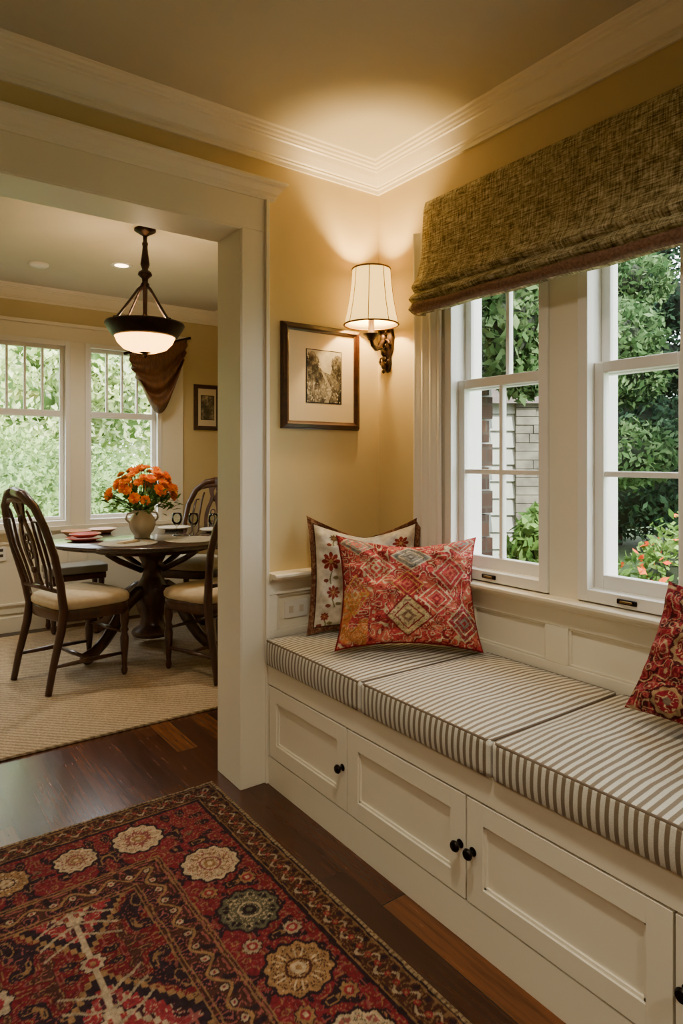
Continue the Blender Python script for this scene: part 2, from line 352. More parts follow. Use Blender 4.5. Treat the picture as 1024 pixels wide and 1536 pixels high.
# sill + wainscot wall B
mb=MB()
SP=[(0,-.045),(.022,-.045),(.028,-.036),(.040,-.030),(.046,-.022),(.072,-.020),(.078,-.012),(.078,-.004),(.072,0),(0,0)]
mb.mould(SP,(0,0,.835),(0,YB,.835),(-1,0,0),M_trim,1,0)
mb.mould(SP,(-.585,0,.835),(0,0,.835),(0,-1,0),M_trim,0,1)
mb.build('trim_chair_rail',.001)
mb=MB()
ed=[.06,.50,.595,.924,1.012,1.39,1.48,1.88,1.97,2.37,2.46,2.86,2.95,3.35,3.44,3.84]
mb.box(-.008,0,YB,0,.45,.80,M_trim)
mb.box(-.024,-.008,YB,0,.735,.80,M_trim); mb.box(-.024,-.008,YB,0,.45,.61,M_trim)
prev=0
for k in range(0,len(ed),2):
    mb.box(-.024,-.008,-ed[k],-prev,.61,.735,M_trim); 
    a,b=ed[k],ed[k+1]
    for (u0,u1,v0,v1) in ((a,a+.008,.61,.735),(b-.008,b,.61,.735),(a,b,.61,.618),(a,b,.727,.735)): mb.box(-.017,-.008,-u1,-u0,v0,v1,M_trim)
    prev=b
mb.box(-.024,-.008,YB,-prev,.61,.735,M_trim)
mb.box(-.587,-.024,-.008,0,.45,.80,M_trim); mb.box(-.587,-.024,-.024,-.008,.745,.80,M_trim); mb.box(-.587,-.024,-.024,-.008,.45,.60,M_trim)
for a,b in ((-.587,-.545),(-.30,-.25),(-.06,-.024)): mb.box(a,b,-.024,-.008,.60,.745,M_trim)
for a,b in ((-.545,-.30),(-.25,-.06)):
    for (u0,u1,v0,v1) in ((a,a+.01,.60,.745),(b-.01,b,.60,.745),(a,b,.60,.61),(a,b,.735,.745)): mb.box(u0,u1,-.018,-.008,v0,v1,M_trim)
mb.build('trim_wainscot',.0025)
# dining window casing
mb=MB(MN)
mb.box(-2.1,.33,-.022,0,2.22,2.33,M_trim); mb.box(-2.13,.36,-.05,0,2.33,2.355,M_trim)
for a,b in ((-2.1,-1.97),(-1.34,-1.23),(-.602,-.491),(.135,.33)): mb.box(a,b,-.022,0,.78,2.22,M_trim)
mb.box(-2.14,.37,-.06,0,.745,.78,M_trim); mb.box(-2.1,.33,-.02,0,.14,.745,M_trim)
for a,b in ((-2.0,-1.3),(-1.22,-.6),(-.5,.22)):
    for (u0,u1,v0,v1) in ((a,a+.02,.2,.68),(b-.02,b,.2,.68),(a,b,.2,.22),(a,b,.66,.68)): mb.box(u0,u1,-.03,-.02,v0,v1,M_trim)
mb.build('trim_dining_window',.003)
mb=MB(MN); mb.box(-1.125,-1.055,-.028,-.0205,.54,.65,M_white)
for z in (.57,.61): mb.box(-1.105,-1.075,-.030,-.027,z,z+.022,M_trimd)
mb.build('wall_outlet',.002)
mb=MB(); mb.box(-.505,-.395,-.014,-.0085,.640,.708,M_white)
for x in (-.485,-.435): mb.box(x,x+.020,-.0155,-.0135,.660,.688,M_ceram)
mb.build('wall_outlet',.0015)
# ---------- bench
BX=-.592; BY=-4.0
mb=MB()
mb.box(BX+.012,-.025,BY,-.003,0,.478,M_trim)
mb.box(BX-.004,BX+.012,BY,-.038,0,.112,M_trim)
mb.box(BX-.006,BX+.012,BY,-.038,.40,.478,M_trim)
seams=[.045,.567,1.101,1.655,2.2,2.75,3.3,3.85]
for k in range(len(seams)-1):
    a,b=-seams[k+1]+.003,-seams[k]-.003; z0,z1=.118,.394; x0,x1=BX-.006,BX+.011
    mb.box(BX+.0105,BX+.0122,a-.004,b+.004,z0-.005,z1+.005,M_trimd)
    st=.055
    mb.box(x0,x1,a,a+st,z0,z1,M_trim);mb.box(x0,x1,b-st,b,z0,z1,M_trim);mb.box(x0,x1,a+st,b-st,z0,z0+st,M_trim);mb.box(x0,x1,a+st,b-st,z1-st,z1,M_trim)
    mb.box(x0+.011,x1,a+st,b-st,z0+st,z1-st,M_trim)
    w=.008
    for (u0,u1,v0,v1) in ((a+st,a+st+w,z0+st,z1-st),(b-st-w,b-st,z0+st,z1-st),(a+st,b-st,z0+st,z0+st+w),(a+st,b-st,z1-st-w,z1-st)): mb.box(x0+.006,x1,u0,u1,v0,v1,M_trim)
for y in (.543,1.080,1.126,1.682,2.18,2.225):
    R=Matrix.Translation((BX-.006,-y,.258))@Matrix.Rotation(-PI/2,4,'Y')
    mb.lathe([(.012,0),(.012,.002),(.005,.004),(.005,.012),(.013,.017),(.0155,.022),(.012,.028),(0,.030)],(0,0,0),M_dark,16,R)
mb.build('window_bench',.002)
# cushions
def seatcushion(y0,y1,i):
    bm=bmesh.new(); bmesh.ops.create_cube(bm,size=1); bmesh.ops.subdivide_edges(bm,edges=bm.edges[:],cuts=11,use_grid_fill=True)
    x0,x1=BX-.022,-.028; z0,z1=.480,.578
    for v in bm.verts:
        p=v.co*2; u,w,t=p
        pu=(1-abs(u)**3)*(1-abs(w)**6)
        x=(x0+x1)/2+u*(x1-x0)/2; y=(y0+y1)/2+w*(y1-y0)/2; z=(z0+z1)/2+t*(z1-z0)/2
        if t>.9: z+=.014*pu+.002*math.sin(9*u+5*w+i)*pu
        if abs(u)>.99: x+=(.0 if u>0 else -.008)*(1-t*t)*(1-w**6)
        v.co=(x,y,z)
    me=bpy.data.meshes.new('seat_cushion'); bm.to_mesh(me); bm.free(); me.materials.append(M_stripe)
    for p in me.polygons: p.use_smooth=True
    o=bpy.data.objects.new('cushion_body',me); S.collection.objects.link(o)
    b=o.modifiers.new('b','BEVEL'); b.width=.018; b.segments=3; b.limit_method='ANGLE'; b.angle_limit=math.radians(50)
    e=bpy.data.objects.new('seat_cushion',None); S.collection.objects.link(e); o.parent=e
    m=MB()
    for z in (z0+.006,z1-.004):
        r=.018; k=.004; pts=[]
        for cx,cy,a0 in ((x1-r,y1-r,0),(x0+r,y1-r,90),(x0+r,y0+r,180),(x1-r,y0+r,270)):
            for a in (0,30,60,90):
                t=math.radians(a0+a); pts.append((cx+(r-k)*math.cos(t)*1.0,cy+(r-k)*math.sin(t),z))
        m.tube(pts,.0045,M_pipe,6,closed=True)
    q=m.build('cushion_piping'); q.parent=e
cs=[(-.656,-.040),(-1.196,-.662),(-1.9,-1.202),(-2.6,-1.906),(-3.3,-2.606),(-3.98,-3.306)]
for i,(a,b) in enumerate(cs): seatcushion(a,b,i)
# ---------- numpy coloured grids
def gridmesh(name,V,F,C,mat,smooth=True):
    me=bpy.data.meshes.new(name); n=len(V); me.vertices.add(n); me.vertices.foreach_set('co',V.astype(np.float32).ravel())
    nf=len(F); me.loops.add(nf*4); me.loops.foreach_set('vertex_index',F.astype(np.int32).ravel())
    me.polygons.add(nf); me.polygons.foreach_set('loop_start',np.arange(0,nf*4,4,dtype=np.int32)); 
    try: me.polygons.foreach_set('loop_total',np.full(nf,4,dtype=np.int32))
    except Exception: pass
    if smooth: me.polygons.foreach_set('use_smooth',np.ones(nf,dtype=bool))
    me.update(calc_edges=True)
    if C is not None:
        a=me.color_attributes.new('Col','FLOAT_COLOR','POINT'); cc=np.ones((n,4),dtype=np.float32); cc[:,:3]=C; a.data.foreach_set('color',cc.ravel())
    me.materials.append(mat); o=bpy.data.objects.new(name,me); S.collection.objects.link(o); me.validate(); return o
def gridfaces(nx,ny,off=0):
    i,j=np.meshgrid(np.arange(nx-1),np.arange(ny-1),indexing='ij'); a=(i*ny+j).ravel()+off
    return np.stack([a,a+ny,a+ny+1,a+1],1)
def L(h): return np.array(lin(h))
def vnoise(x,y,s,seed=0):
    r=np.random.default_rng(seed).random((64,64)); X=x/s;Y=y/s; xi=np.floor(X).astype(int);yi=np.floor(Y).astype(int);fx=X-xi;fy=Y-yi
    fx=fx*fx*(3-2*fx);fy=fy*fy*(3-2*fy); g=lambda a,b:r[a%64,b%64]
    return (g(xi,yi)*(1-fx)+g(xi+1,yi)*fx)*(1-fy)+(g(xi,yi+1)*(1-fx)+g(xi+1,yi+1)*fx)*fy
def scroll(a,b,s,seed,k=5,w=.10):
    n=vnoise(a+3,b+3,s,seed); f=np.abs((n*k)%1-.5); return n,(f<w)
# ---- persian rug
RX1=-.772;RX0=-3.0;RY1=.10;RY0=-3.1
st=.0036
xs=np.arange(RX0,RX1+st/2,st); ys=np.arange(RY0,RY1+st/2,st); X,Y=np.meshgrid(xs,ys,indexing='ij'); nx,ny=X.shape
wob=(vnoise(X,Y,.03,1)-.5)*.006; wob2=(vnoise(X,Y,.03,2)-.5)*.006
Xw=X+wob;Yw=Y+wob2
dR=RX1-Xw; dL=Xw-RX0; dT=RY1-Yw; dB=Yw-RY0
dx=np.minimum(dR,dL); dy=np.minimum(dT,dB); d=np.minimum(dx,dy)
along=np.where(dx<dy,dy,dx)
C=np.zeros((nx,ny,3)); C[:]=L('#63171f')
red=L('#6b1d26');red2=L('#80282f');navy=L('#281a20');cream=L('#ae9a7e');gold=L('#856543');olive=L('#55523f');brown=L('#42251d');rose=L('#844844')
def put(mask,col): C[mask]=col
def rosette(cx,cy,r,a,b,c,R,A):
    put(R<r*1.12*(1+.10*np.cos(A*8)),navy); put(R<r*(1+.12*np.cos(A*8)),a); put((R<r*.62),b); put(R<r*.30,c)
fx=Xw+1.886; fy=Yw+1.5
ax=np.abs(((fx+.23)%.46)-.23); ay=np.abs(((fy+.30)%.60)-.30)
n1,sc1=scroll(ax,ay,.036,11,4,.06); n1b,sc2=scroll(ax,ay,.022,19,3,.06)
put(n1>.68,navy); put(n1<.20,brown); put(sc2,rose*.85); put(sc1,gold*.9)
dd=np.round((ax/.20)*14)/14+np.round((ay/.27)*14)/14
put((dd<1.02)&(dd>.95),gold); put((dd<.95)&(dd>.84),navy)
ins=dd<=.84; put(ins,L('#381a22')); put(ins&(n1b>.52),red2); put(ins&sc2,cream*.7); put(ins&sc1,rose)
put((dd<.52)&(dd>.46),cream*.85); put((dd<.46),red2); put((dd<.46)&sc2,gold); 
for (qx,qy,r) in ((0,0,.040),(.23,.30,.045),(.23,.0,.030),(0,.30,.030)):
    R=np.hypot(ax-qx,ay-qy);A=np.arctan2(ay-qy,ax-qx); rosette(0,0,r,cream*.85,red2,gold,R,A)
stem=(ax<.008)&(ay>.05)&(ay<.27); put(stem,cream*.85)
for s0 in (.08,.13,.18): put((np.abs(ay-s0-.35*ax-1.5*ax*ax)<.0045)&(ax<.10),cream*.65)
def band(a,b): return (d>=a)&(d<b)
t=along; ts=np.abs(((t+.131-.394-RY1)%.262)-.131)
n3,s3=scroll(np.abs((t%.12)-.06),d,.020,13,3,.11)
m=band(.355,.475); put(m,brown); put(m&(n3>.66),navy); put(m&s3,rose)
w=.018*np.sin(t*2*PI/.11); put(m&(np.abs(d-.415-w)<.005),gold)
R=np.hypot((t%.055)-.0275,d-.415-0*w); put(m&(R<.013),navy); put(m&(R<.010),cream*.8); put(m&(R<.004),red2)
for a in (.355,.366,.457,.470): put(band(a,a+.005),gold*.85)
m=band(.12,.355); put(m,red)
n2,s2=scroll(ts,d,.034,12,4,.06); n2b,s2b=scroll(ts,d,.020,17,3,.07)
put(m&(n2>.72),navy); put(m&(n2<.18),olive*.7); put(m&s2b,rose*.85); put(m&s2,gold*.9)
m=band(.018,.12); put(m,brown)
put(m&s3,gold*.7); put(m&(n3>.70),navy)
zz=.020*np.sin(t*2*PI/.075); put(m&(np.abs(d-.068-zz)<.0045),cream*.7)
R=np.hypot(((t+.019)%.0375)-.01875,d-.068); put(m&(R<.009),red2); put(m&(R<.004),gold)
put(band(.018,.024),navy); put(band(.024,.029),gold*.8); put(band(.103,.108),gold*.8); put(band(.108,.120),navy)
bc=.237
def med(cx,cy,r,cA,cB,cC,rot=0):
    R=np.hypot(Xw-cx,Yw-cy); A=np.arctan2(Yw-cy,Xw-cx)+rot
    edge=r*(1+.06*np.cos(A*12))
    put(R<edge+.009,navy); put(R<edge,cA)
    qn=np.abs(((A/(2*PI)*6)%1)-.5); n,s=scroll(qn*r*2.2,R,r*.22,23,3,.13)
    put((R<edge*.88)&s,cB); put((R<edge*.88)&(n>.72),cC)
    put((R<r*.42)&(R>r*.34),cB); put(R<r*.24,cC); put(R<r*.11,cA)
pal=[(cream,rose*.9,gold),(olive,cream*.8,navy),(gold*1.15,brown,cream),(cream*.9,olive,rose),(rose,cream,navy)]
for k in range(12):
    y=-.394-.262*k
    if y<RY0+.3: break
    p=pal[(k)%5]; med(RX1-bc,y,.085 if k%2==0 else .082,*p); med(RX0+bc,y,.083,*p)
for k in range(12):
    x=-1.15-.2*k
    if x<RX0+.2: break
    p=pal[(3+k*2)%5] if k else pal[0]; med(x,RY1-bc+.01,.078 if k==0 else .062,*p); med(x,RY0+bc,.07,*p)
for k in range(12):
    y=-.525-.262*k
    if y<RY0+.3: break
    for sx in (.062,-.062):
        for cx in (RX1-bc,RX0+bc):
            R=np.hypot(Xw-cx-sx,Yw-y);A=np.arctan2(Yw-y,Xw-cx-sx); rosette(0,0,.024,[gold,cream*.7][k%2],red2,cream*.8,R,A)
put(d<.018,L('#96805f')); put((d<.018)&(((t*1.0)%.016)<.005),L('#6a5138'))
wear=vnoise(X,Y,.21,7)*.35+vnoise(X,Y,.012,8)*.5; C*= (.72+.55*wear)[...,None]
hf=(vnoise(X,Y,.0075,9)-.5); C=C*(1+.6*hf[...,None])
Z=.010+.0015*(vnoise(X,Y,.006,3)-.5)+.002*vnoise(X,Y,.3,4); edge=(d<.006); Z=np.where(edge,.003,Z)
V=np.stack([X,Y,Z],2).reshape(-1,3)
M_rug=attrmat('persian_rug_wool',.95,420,.45,.5,500)
gridmesh('persian_rug',V,gridfaces(nx,ny),np.clip(C.reshape(-1,3),0,1),M_rug)
mb=MB(); mb.box(-2.9,.55,.80,2.92,.001,.014,M_carpet); mb.build('area_rug',.004)
# ---- pillows
M_pil=attrmat('pillow_fabric',.9,500,.3,.35,350)
def pillow(name,w,h,T,patfn,M,flange=0,seed=0,pinch=1,dip=0):
    N=190; u=np.linspace(-1,1,N); U,W=np.meshgrid(u,u,indexing='ij')
    core=1-flange
    cu=np.clip(np.abs(U)/core,0,1); cw=np.clip(np.abs(W)/core,0,1)
    th=((1-cu**2.4)*(1-cw**2.4))**.55
    px=U*w/2*(1-.08*pinch*(1-W**2)*np.abs(U)); py=W*h/2*(1-.11*pinch*(1-U**2)*np.abs(W)-dip*(1-np.abs(U)**1.2)*np.clip(W,0,1)**2)
    wr=(vnoise(U+5,W+5,.25,seed)-.5)*.024+(vnoise(U+5,W+5,.11,seed+1)-.5)*.010
    cr=.006*np.sin(np.arctan2(W,U)*18+seed)*np.clip(np.hypot(U,W)-.35,0,1)
    t2=T/2*th+(wr+cr)*np.clip(th*3,0,1)+.002
    Vf=np.stack([px,py,t2],2).reshape(-1,3); Vb=np.stack([px,py,-t2],2).reshape(-1,3)
    if flange:
        fl=.012*np.sin(U*9+seed)*np.sin(W*8)*np.clip((np.maximum(np.abs(U),np.abs(W))-core)/max(flange,.01),0,1); fl=fl.reshape(-1)
        Vf[:,2]+=fl; Vb[:,2]+=fl
    Ff=gridfaces(N,N); Fb=gridfaces(N,N,N*N)[:,::-1]
    idx=np.arange(N*N).reshape(N,N); ring=np.concatenate([idx[:-1,0],idx[-1,:-1],idx[1:,-1][::-1],idx[0,1:][::-1]]); nxt=np.roll(ring,-1)
    Fs=np.stack([ring,ring+N*N,nxt+N*N,nxt],1)
    Cc=patfn(U,W); Cc=np.clip(Cc.reshape(-1,3),0,1)
    o=gridmesh(name,np.concatenate([Vf,Vb]),np.concatenate([Ff,Fb,Fs]),np.concatenate([Cc,Cc]),M_pil); 
    bm=bmesh.new(); bm.from_mesh(o.data); bmesh.ops.recalc_face_normals(bm,faces=bm.faces); bm.to_mesh(o.data); bm.free()
    o.matrix_world=M; return o
def pat_cream(U,W):
    C=np.zeros(U.shape+(3,)); C[:]=L('#e6ddca')
    rd=L('#8c2f2a')
    for (cx,cy,r,col) in ((-.62,.22,.17,rd),(-.58,-.30,.12,L('#9c4638')),(.10,.45,.15,rd),(.45,-.1,.15,rd),(-.1,-.05,.12,L('#9c4638')),(0,-.6,.15,rd),(.62,.55,.15,rd),(-.55,.68,.08,L('#7c6a4a')),(.6,-.66,.12,rd),(-.72,-.72,.08,L('#9c4638'))):
        R=np.hypot(U-cx,W-cy);A=np.arctan2(W-cy,U-cx)
        C[(R<r*(.62+.38*np.abs(np.cos(A*4))))]=col; C[(R<r*.6)&(np.abs(np.sin(A*4))>.85)]=L('#c98a6a'); C[R<r*.2]=L('#c9a25e')
        C[(np.abs(U-cx-.02*np.sin(W*20))<.012)&(W<cy-r*.9)&(W>cy-r*2.2)]=L('#7c7a4a')
        lr=np.hypot((U-cx-.09)/1.6,W-cy+r*1.6); C[lr<.03]=L('#8d7f55'); lr=np.hypot((U-cx+.09)/1.6,W-cy+r*1.9); C[lr<.03]=L('#8d4a3a')
    e=np.maximum(np.abs(U),np.abs(W)); bd=.90
    n,s=scroll(U,W,.06,44,3,.15); C[e>bd]=L('#734633'); C[(e>bd)&s]=L('#9a7656'); C[(e>bd-.015)&(e<bd+.01)]=L('#4c2a1e')
    return C*(.85+.3*vnoise(U+3,W+3,.05,3))[...,None]
def pat_kilim(U,W):
    C=np.zeros(U.shape+(3,)); C[:]=L('#b84046')
    uu=U*1.25+.08*(vnoise(U,W,.5,21)-.5); ww=W+.08*(vnoise(U,W,.5,22)-.5)
    n,s=scroll(uu,ww,.13,51,4,.09); n2,s2=scroll(uu,ww,.07,52,3,.11)
    tan=L('#d6c3a0'); grey=L('#8f8a82'); coral=L('#cc6a58'); dk=L('#8a2a32')
    C[n2>.62]=dk; C[n<.25]=coral; C[s2]=coral*1.05; C[s]=tan
    def loz(cx,cy,a,b,bg,ln,fill):
        z=np.abs(uu-cx)/a+np.abs(ww-cy)/b; m=z<1
        C[m]=ln; C[z<.90]=bg; C[(z<.90)&s2]=fill; C[(z<.62)&(z>.54)]=ln; C[z<.30]=fill; C[z<.14]=bg
    loz(.05,.62,.36,.30,grey,tan,L('#5f5a56')); loz(-.55,.35,.34,.30,L('#c24b4a'),tan,tan)
    loz(.72,.30,.34,.34,L('#b03a44'),tan*.8,coral); loz(.45,-.15,.30,.28,L('#c65a50'),tan,dk); loz(-1.0,-.1,.30,.34,L('#c65a50'),L('#d0a05a'),tan)
    loz(.95,-.55,.34,.34,L('#a03640'),tan,grey); loz(-.02,.08,.28,.24,L('#a8343e'),L('#d0a05a'),coral)
    loz(-.02,-.48,.42,.42,L('#c9b486'),L('#8a2a32'),L('#8a6a56')); loz(-.9,.85,.3,.25,grey,tan,coral); loz(.95,.9,.3,.25,L('#c65a50'),tan,grey)
    yl=(U<-.58)&(W<-.05)&(vnoise(U,W,.2,61)>.3); C[yl]=C[yl]*.5+L('#cf9440')*.5
    ed=np.maximum(np.abs(U),np.abs(W)); C[ed>.97]=L('#8a2528')
    return C*(.65+.7*vnoise(U+3,W+3,.03,5))[...,None]
def pat_pais(U,W):
    C=np.zeros(U.shape+(3,)); C[:]=L('#8a2230')
    n,s=scroll(U,W,.14,71,4,.09); n2,s2=scroll(U,W,.07,72,3,.12)
    C[n2>.62]=L('#4a181c'); C[s2]=L('#a8504a'); C[s]=L('#b89a78')
    for (cx,cy) in ((-.45,.05),(.1,.55),(.1,-.5),(.6,.05),(-.5,-.75),(-.55,.8),(.7,.8),(.7,-.8)):
        R=np.hypot((U-cx)*1.15,W-cy);A=np.arctan2(W-cy,U-cx)
        C[R<.25]=L('#4a181c'); C[R<.22*(1+.07*np.cos(A*9))]=L('#a88a64'); C[R<.17]=L('#8a2230'); C[(R<.16)&s2]=L('#c8ad84'); C[R<.06]=L('#7c6a5a')
    return C*(.65+.7*vnoise(U+3,W+3,.04,6))[...,None]
def pmat(cx,cy,cz,right,tilt,roll=0):
    r=Vector((right[0],right[1],0)).normalized(); up=Vector((0,0,1)); n=r.cross(up)
    B=Matrix((( r.x,up.x,n.x,0),(r.y,up.y,n.y,0),(r.z,up.z,n.z,0),(0,0,0,1)))
    return Matrix.Translation((cx,cy,cz))@B@Matrix.Rotation(-tilt,4,'X')@Matrix.Rotation(roll,4,'Z')
pillow('floral_pillow',.48,.48,.12,pat_cream,pmat(-.245,-.216,.825,(.84,-.54),math.radians(9)),.10,1,1.0,.28)
pillow('kilim_pillow',.54,.43,.15,pat_kilim,pmat(-.262,-.492,.797,(.82,-.57),math.radians(21),math.radians(-1)),0,4,1.35,.06)
pillow('paisley_pillow',.43,.36,.13,pat_pais,pmat(-.185,-1.590,.772,(.10,-1),math.radians(26),math.radians(-8)),0,7)
# ---------- roman shade
def romanshade():
    y0,y1=-.385,-3.3; mb=MB()
    prof=[(-.026,2.325),(-.07,2.325),(-.078,2.30),(-.085,2.20),(-.092,2.10),(-.108,2.02),(-.126,1.992),(-.132,1.978),(-.118,1.966),(-.110,1.962),(-.130,1.945),(-.142,1.932),(-.128,1.920),(-.116,1.916),(-.134,1.902),(-.142,1.890),(-.120,1.878),(-.100,1.872)]
    n=len(prof); m=60; vs=[];fs=[]
    for j in range(m+1):
        y=y0+(y1-y0)*j/m
        for i,(x,z) in enumerate(prof):
            s=.004*math.sin(j*.9+i*.5)*(1 if i>3 else .2); fl=(.022*max(0,(2.1-z))/.2 if j==0 else 0)
            vs.append((x+s*.6,y+fl,z+s*.8))
    for j in range(m):
        for i in range(n-1):
            a=j*n+i; fs.append([a,a+n,a+n+1,a+1])
    mb.add(vs,fs,M_shade,True); 
    vs=[(x,y0+.022*max(0,(2.1-z))/.2,z) for x,z in prof]+[(-.066,y0,z) for x,z in prof]
    mb.add(vs,[[i,i+1,i+1+n,i+n] for i in range(n-1)],M_shade,False)
    mb.box(-.07,-.026,y1,y0-.004,2.29,2.322,M_shadeband)
    bz=[(-.1445,1.906),(-.1485,1.890),(-.1445,1.880),(-.126,1.872)]
    vs=[];fs=[]
    for j in range(m+1):
        y=y0+(y1-y0)*j/m
        for i,(x,z) in enumerate(bz):
            s=.004*math.sin(j*.9+(i+14)*.5); vs.append((x+s*.6,y,z+s*.8))
    for j in range(m):
        for i in range(3): a=j*4+i; fs.append([a,a+4,a+5,a+1])
    mb.add(vs,fs,M_shadeband,True)
    mb.build('roman_shade',solid=.004)
romanshade()
# curtain
mb=MB(); vs=[];fs=[]; nj=60
for k,z in enumerate(np.linspace(.84,2.23,14)):
    for j in range(nj+1):
        u=j/nj; y=-.285-u*(.165); vs.append((-.043-.009*math.sin(u*2*PI*3.5+.3*math.sin(z*3)),y,z))
for k in range(13):
    for j in range(nj): a=k*(nj+1)+j; fs.append([a,a+1,a+nj+2,a+nj+1])
mb.add(vs,fs,M_curt,True); mb.build('curtain_panel',solid=.002)
# ---------- sconce
def sconce():
    c=(-.145,-.13); mb=MB()
    z0,z1=1.868,2.105; r0,r1=.115,.080; seg=48
    vs=[];fs=[]
    for k in range(9):
        t=k/8; r=r0+(r1-r0)*t-.006*math.sin(PI*t)
        for i in range(seg):
            a=2*PI*i/seg; rr=r*(1-.012*abs(math.sin(4*a))); vs.append((c[0]+rr*math.cos(a),c[1]+rr*math.sin(a),z0+(z1-z0)*t))
    for k in range(8):
        for i in range(seg): a=k*seg+i;b=k*seg+(i+1)%seg; fs.append([a,b,b+seg,a+seg])
    mb.add(vs,fs,M_lamp,True); sh=mb.build('lamp_shade',solid=.0015)
    mb=MB()
    for rr,z in ((r0,z0),(r1,z1)):
        mb.tube([(c[0]+(rr+.001)*math.cos(2*PI*i/40),c[1]+(rr+.001)*math.sin(2*PI*i/40),z) for i in range(40)],.004,M_brass,6,closed=True)
    for q in range(8):
        a=2*PI*(q)/8; mb.tube([(c[0]+(r0+(r1-r0)*t-.006*math.sin(PI*t)+.001)*math.cos(a),c[1]+(r0+(r1-r0)*t-.006*math.sin(PI*t)+.001)*math.sin(a),z0+(z1-z0)*t) for t in np.linspace(0,1,7)],.0018,M_brass,5)
    for a in (0,PI/2,PI,1.5*PI): mb.tube([(c[0],c[1],z1-.03),(c[0]+r1*math.cos(a),c[1]+r1*math.sin(a),z1-.004)],.0018,M_brass,5)
    mb.lathe([(0,1.80),(.012,1.802),(.02,1.815),(.034,1.825),(.036,1.83),(.014,1.835),(.013,1.90),(0,1.90)],(c[0],c[1],0),M_bronze,16)
    pts=[(c[0],c[1],1.805),(c[0]+.01,c[1]+.005,1.785),(c[0]+.04,c[1]+.02,1.772),(c[0]+.08,c[1]+.04,1.785),(-.035,-.075,1.815),(-.02,-.07,1.83)]
    mb.tube(pts,[.008,.009,.010,.010,.011,.012],M_bronze,10)
    by=-.068
    plate=[(.0,1.68),(.018,1.685),(.03,1.72),(.026,1.75),(.042,1.78),(.048,1.83),(.040,1.87),(.030,1.895),(.018,1.925),(0,1.935)]
    ring=[(y,z) for y,z in plate]+[(-y,z) for y,z in plate[::-1][1:-1]]
    n=len(ring); vs=[(-.002,by+y,z) for y,z in ring]+[(-.016,by+y*.8,1.8+(z-1.8)*.94) for y,z in ring]+[(-.026,by,1.8)]
    fs=[[i,(i+1)%n,(i+1)%n+n,i+n] for i in range(n)]+[[n+i,n+(i+1)%n,2*n] for i in range(n)]+[list(range(n))]
    mb.add(vs,fs,M_bronze,True)
    for sgn in (-1,1):
        for (zc,rr,l) in ((1.86,.024,1),(1.80,.028,1),(1.735,.020,-1)):
            sp=[]
            for i in range(20):
                a=i/19*2.2*PI; r=rr*(1-.75*i/19); sp.append((-.022-.010*i/19,by+sgn*(.012+r*math.cos(a)*.9),zc+l*r*math.sin(a)))
            mb.tube(sp,[.007-.0035*i/19 for i in range(20)],M_bronze,7)
    for z,r in ((1.90,.012),(1.83,.018),(1.77,.014),(1.71,.012),(1.685,.008)): mb.ball((-.026,by,z),(r*.9,r,r*1.3),M_bronze,10)
    f=mb.build('sconce_frame')
    e=bpy.data.objects.new('wall_sconce',None); S.collection.objects.link(e); sh.parent=e; f.parent=e
    b=MB(); b.ball((c[0],c[1],1.945),(.022,.022,.030),emis('bulb_glow','#ffb860',12),14); bb=b.build('bulb'); bb.parent=e
    l=bpy.data.lights.new('sconce_light','POINT'); l.energy=50; l.color=(1,.66,.27); l.shadow_soft_size=.03
    lo=bpy.data.objects.new('sconce_light',l); lo.location=(c[0],c[1],1.99); S.collection.objects.link(lo); lo.parent=e
sconce()
